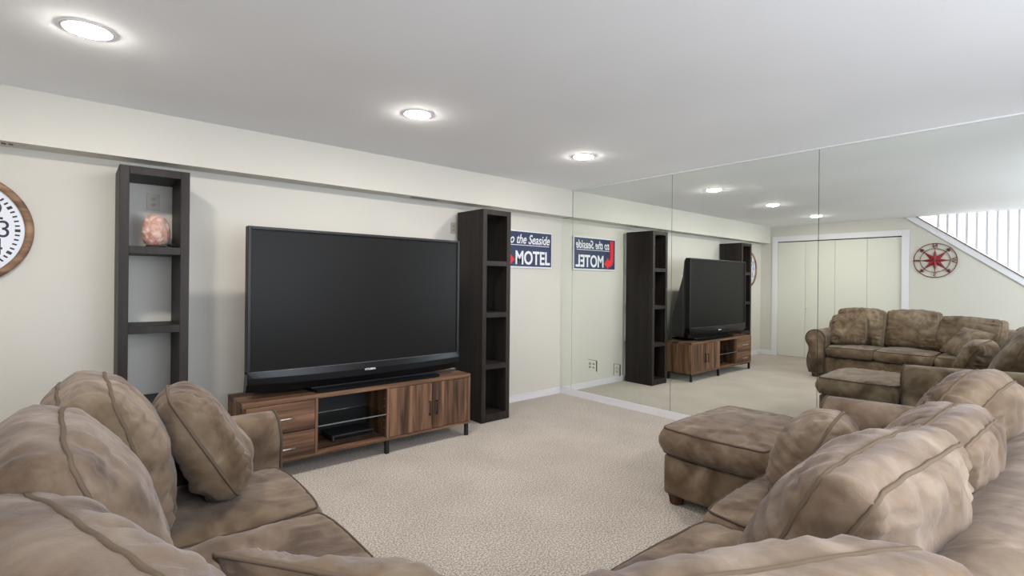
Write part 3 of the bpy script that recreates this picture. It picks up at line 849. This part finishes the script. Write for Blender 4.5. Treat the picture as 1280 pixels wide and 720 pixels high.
for x, y in ((-3.82, -1.60), (-4.88, -1.57), (-3.84, -3.39), (-4.86, -4.3), (-1.0, -3.30), (-.95, -4.28)): foot(x, y, sofa, fo)

SG = 'seat cushions of the sectional sofa'
def seat(label, x0, x1, y0, y1, seed, yaw, ztop=.475, th=.165, **kw):
    """lying box cushion; yaw turns local -Y ... laid flat"""
    w, d = (x1 - x0, y1 - y0)
    M4 = Matrix.Translation(((x0 + x1) / 2, (y0 + y1) / 2, ztop - th / 2)) @ Matrix.Rotation(R(-90), 4, 'X')
    # local Y(thickness, front -Y) -> +Z ; local Z -> +Y
    args = dict(pmat='piping', corner=.12, wr=.007, low=.008, sag=0, n=40, pull=.005, pipe=.0055, group=SG, flat_back=.5)
    args.update(kw)
    return cushion('seat_cushion', label, w, d, th + .03, th - .035, M4, seed, **args)
seat('seat cushion beside the left arm, under the leaning throw pillow', -4.62, -3.80, -2.318, -1.735, 3, 0)
seat('seat cushion between the left-arm seat and the sofa corner', -4.62, -3.81, -2.965, -2.324, 5, 0, .470)
seat('corner seat cushion under the corner throw pillow', -4.62, -3.81, -4.10, -2.972, 7, 0, .462)
seat('seat cushion right of the sofa corner with its front on the carpet side', -3.803, -2.668, -4.10, -3.325, 9, 0, .458)
seat('seat cushion touching the corner of the ottoman', -2.662, -1.905, -4.10, -3.30, 11, 0, .475)
seat('seat cushion behind the ottoman beside the right arm', -1.899, -1.125, -4.10, -3.30, 13, 0, .475)

BG = 'back cushions of the sectional sofa'
def back(label, w, h, t, bt, M4, seed, **kw):
    a = dict(corner=.12, wr=.015, low=.014, bend=.03, group=BG, tops=.02, pull=.012); a.update(kw)
    return cushion('back_cushion', label, w, h, t, bt, M4, seed, **a)
# left run: front faces +X -> yaw 90
back('tan back cushion behind the throw pillow beside the left arm', .60, .53, .34, .13, place((-4.455, -2.00, .725), 90, 12), 21)
back('olive-tan back cushion in the middle of the left run', .62, .53, .35, .14, place((-4.56, -2.61, .725), 91, 14), 23)
back('greyish back cushion at the lower left corner of the photo', .76, .50, .34, .15, place((-4.51, -3.20, .685), 108, 20), 25, wr=.017)
# right run: front faces +Y -> yaw 180
back('greyish back cushion at the bottom edge, in the sofa corner', .90, .48, .40, .13, place((-3.74, -3.895, .655), 154, 22), 27, wr=.010, tops=.01)
back('large puffy back cushion with two top seams, facing the camera', .72, .52, .38, .10, place((-2.97, -3.90, .705), 176, 16), 29, bend=.05, corner=.06)
back('back cushion tucked behind the large puffy one', .58, .53, .35, .11, place((-2.30, -3.92, .675), 178, 18), 31, bend=.05)
back('pinkish back cushion furthest right, nearest the mirror', .60, .54, .36, .12, place((-1.60, -3.91, .70), 176, 16), 33, bend=.05, corner=.3, tops=.04)

PG = 'throw pillows on the sectional sofa'
def pillow(label, w, h, t, M4, seed, **kw):
    a = dict(corner=.24, puff=.46, wr=.018, low=.016, sag=.08, group=PG, cat='pillow'); a.update(kw)
    return cushion('throw_pillow', label, w, h, t, 0, M4, seed, **a)
pillow('wrinkled throw pillow leaning against the tan back cushion by the left arm', .46, .50, .27, place((-4.16, -1.93, .705), 84, 30, 4), 41)
pillow('throw pillow lying in the sofa corner at the bottom edge', .50, .44, .17, place((-4.09, -3.27, .640), 128, 42, -6), 43, corner=0, concave=.03, puff=.55, wr=.011)
pillow('dark wrinkled throw pillow leaning on the large puffy cushion by the ottoman', .45, .43, .28, place((-2.20, -3.56, .64), 188, 26, -4), 45)

# ------------------------------------------------------------------ ottoman
OX0, OX1, OY0, OY1 = -1.80, -.90, -3.20, -2.555
ot = thing('ottoman', 'large square taupe microsuede ottoman on carved wooden feet', 'ottoman', ((OX0 + OX1) / 2, (OY0 + OY1) / 2, 0))
oo = Vector(((OX0 + OX1) / 2, (OY0 + OY1) / 2, 0))
bm = soft_slab(OX0 + .02, OX1 - .02, OY0, OY1 - .02, .062, .305, .02, .005); rel(bm, oo); link('body', bm, 'suede', ot, True)
c = cushion('top_cushion', '', OX1 - OX0, OY1 - OY0, .215, .15, Matrix.Translation((0, 0, .395)) @ Matrix.Rotation(R(-90), 4, 'X'), 51, corner=.12, wr=.007, low=.008, sag=0, pull=.004, pipe=.006, flat_back=.3, pmat='piping')
for k in ('label', 'category'): del c[k]
c.parent = ot
for x in (OX0 + .08, OX1 - .08):
    for y in (OY0 + .08, OY1 - .08): foot(x, y, ot, oo)
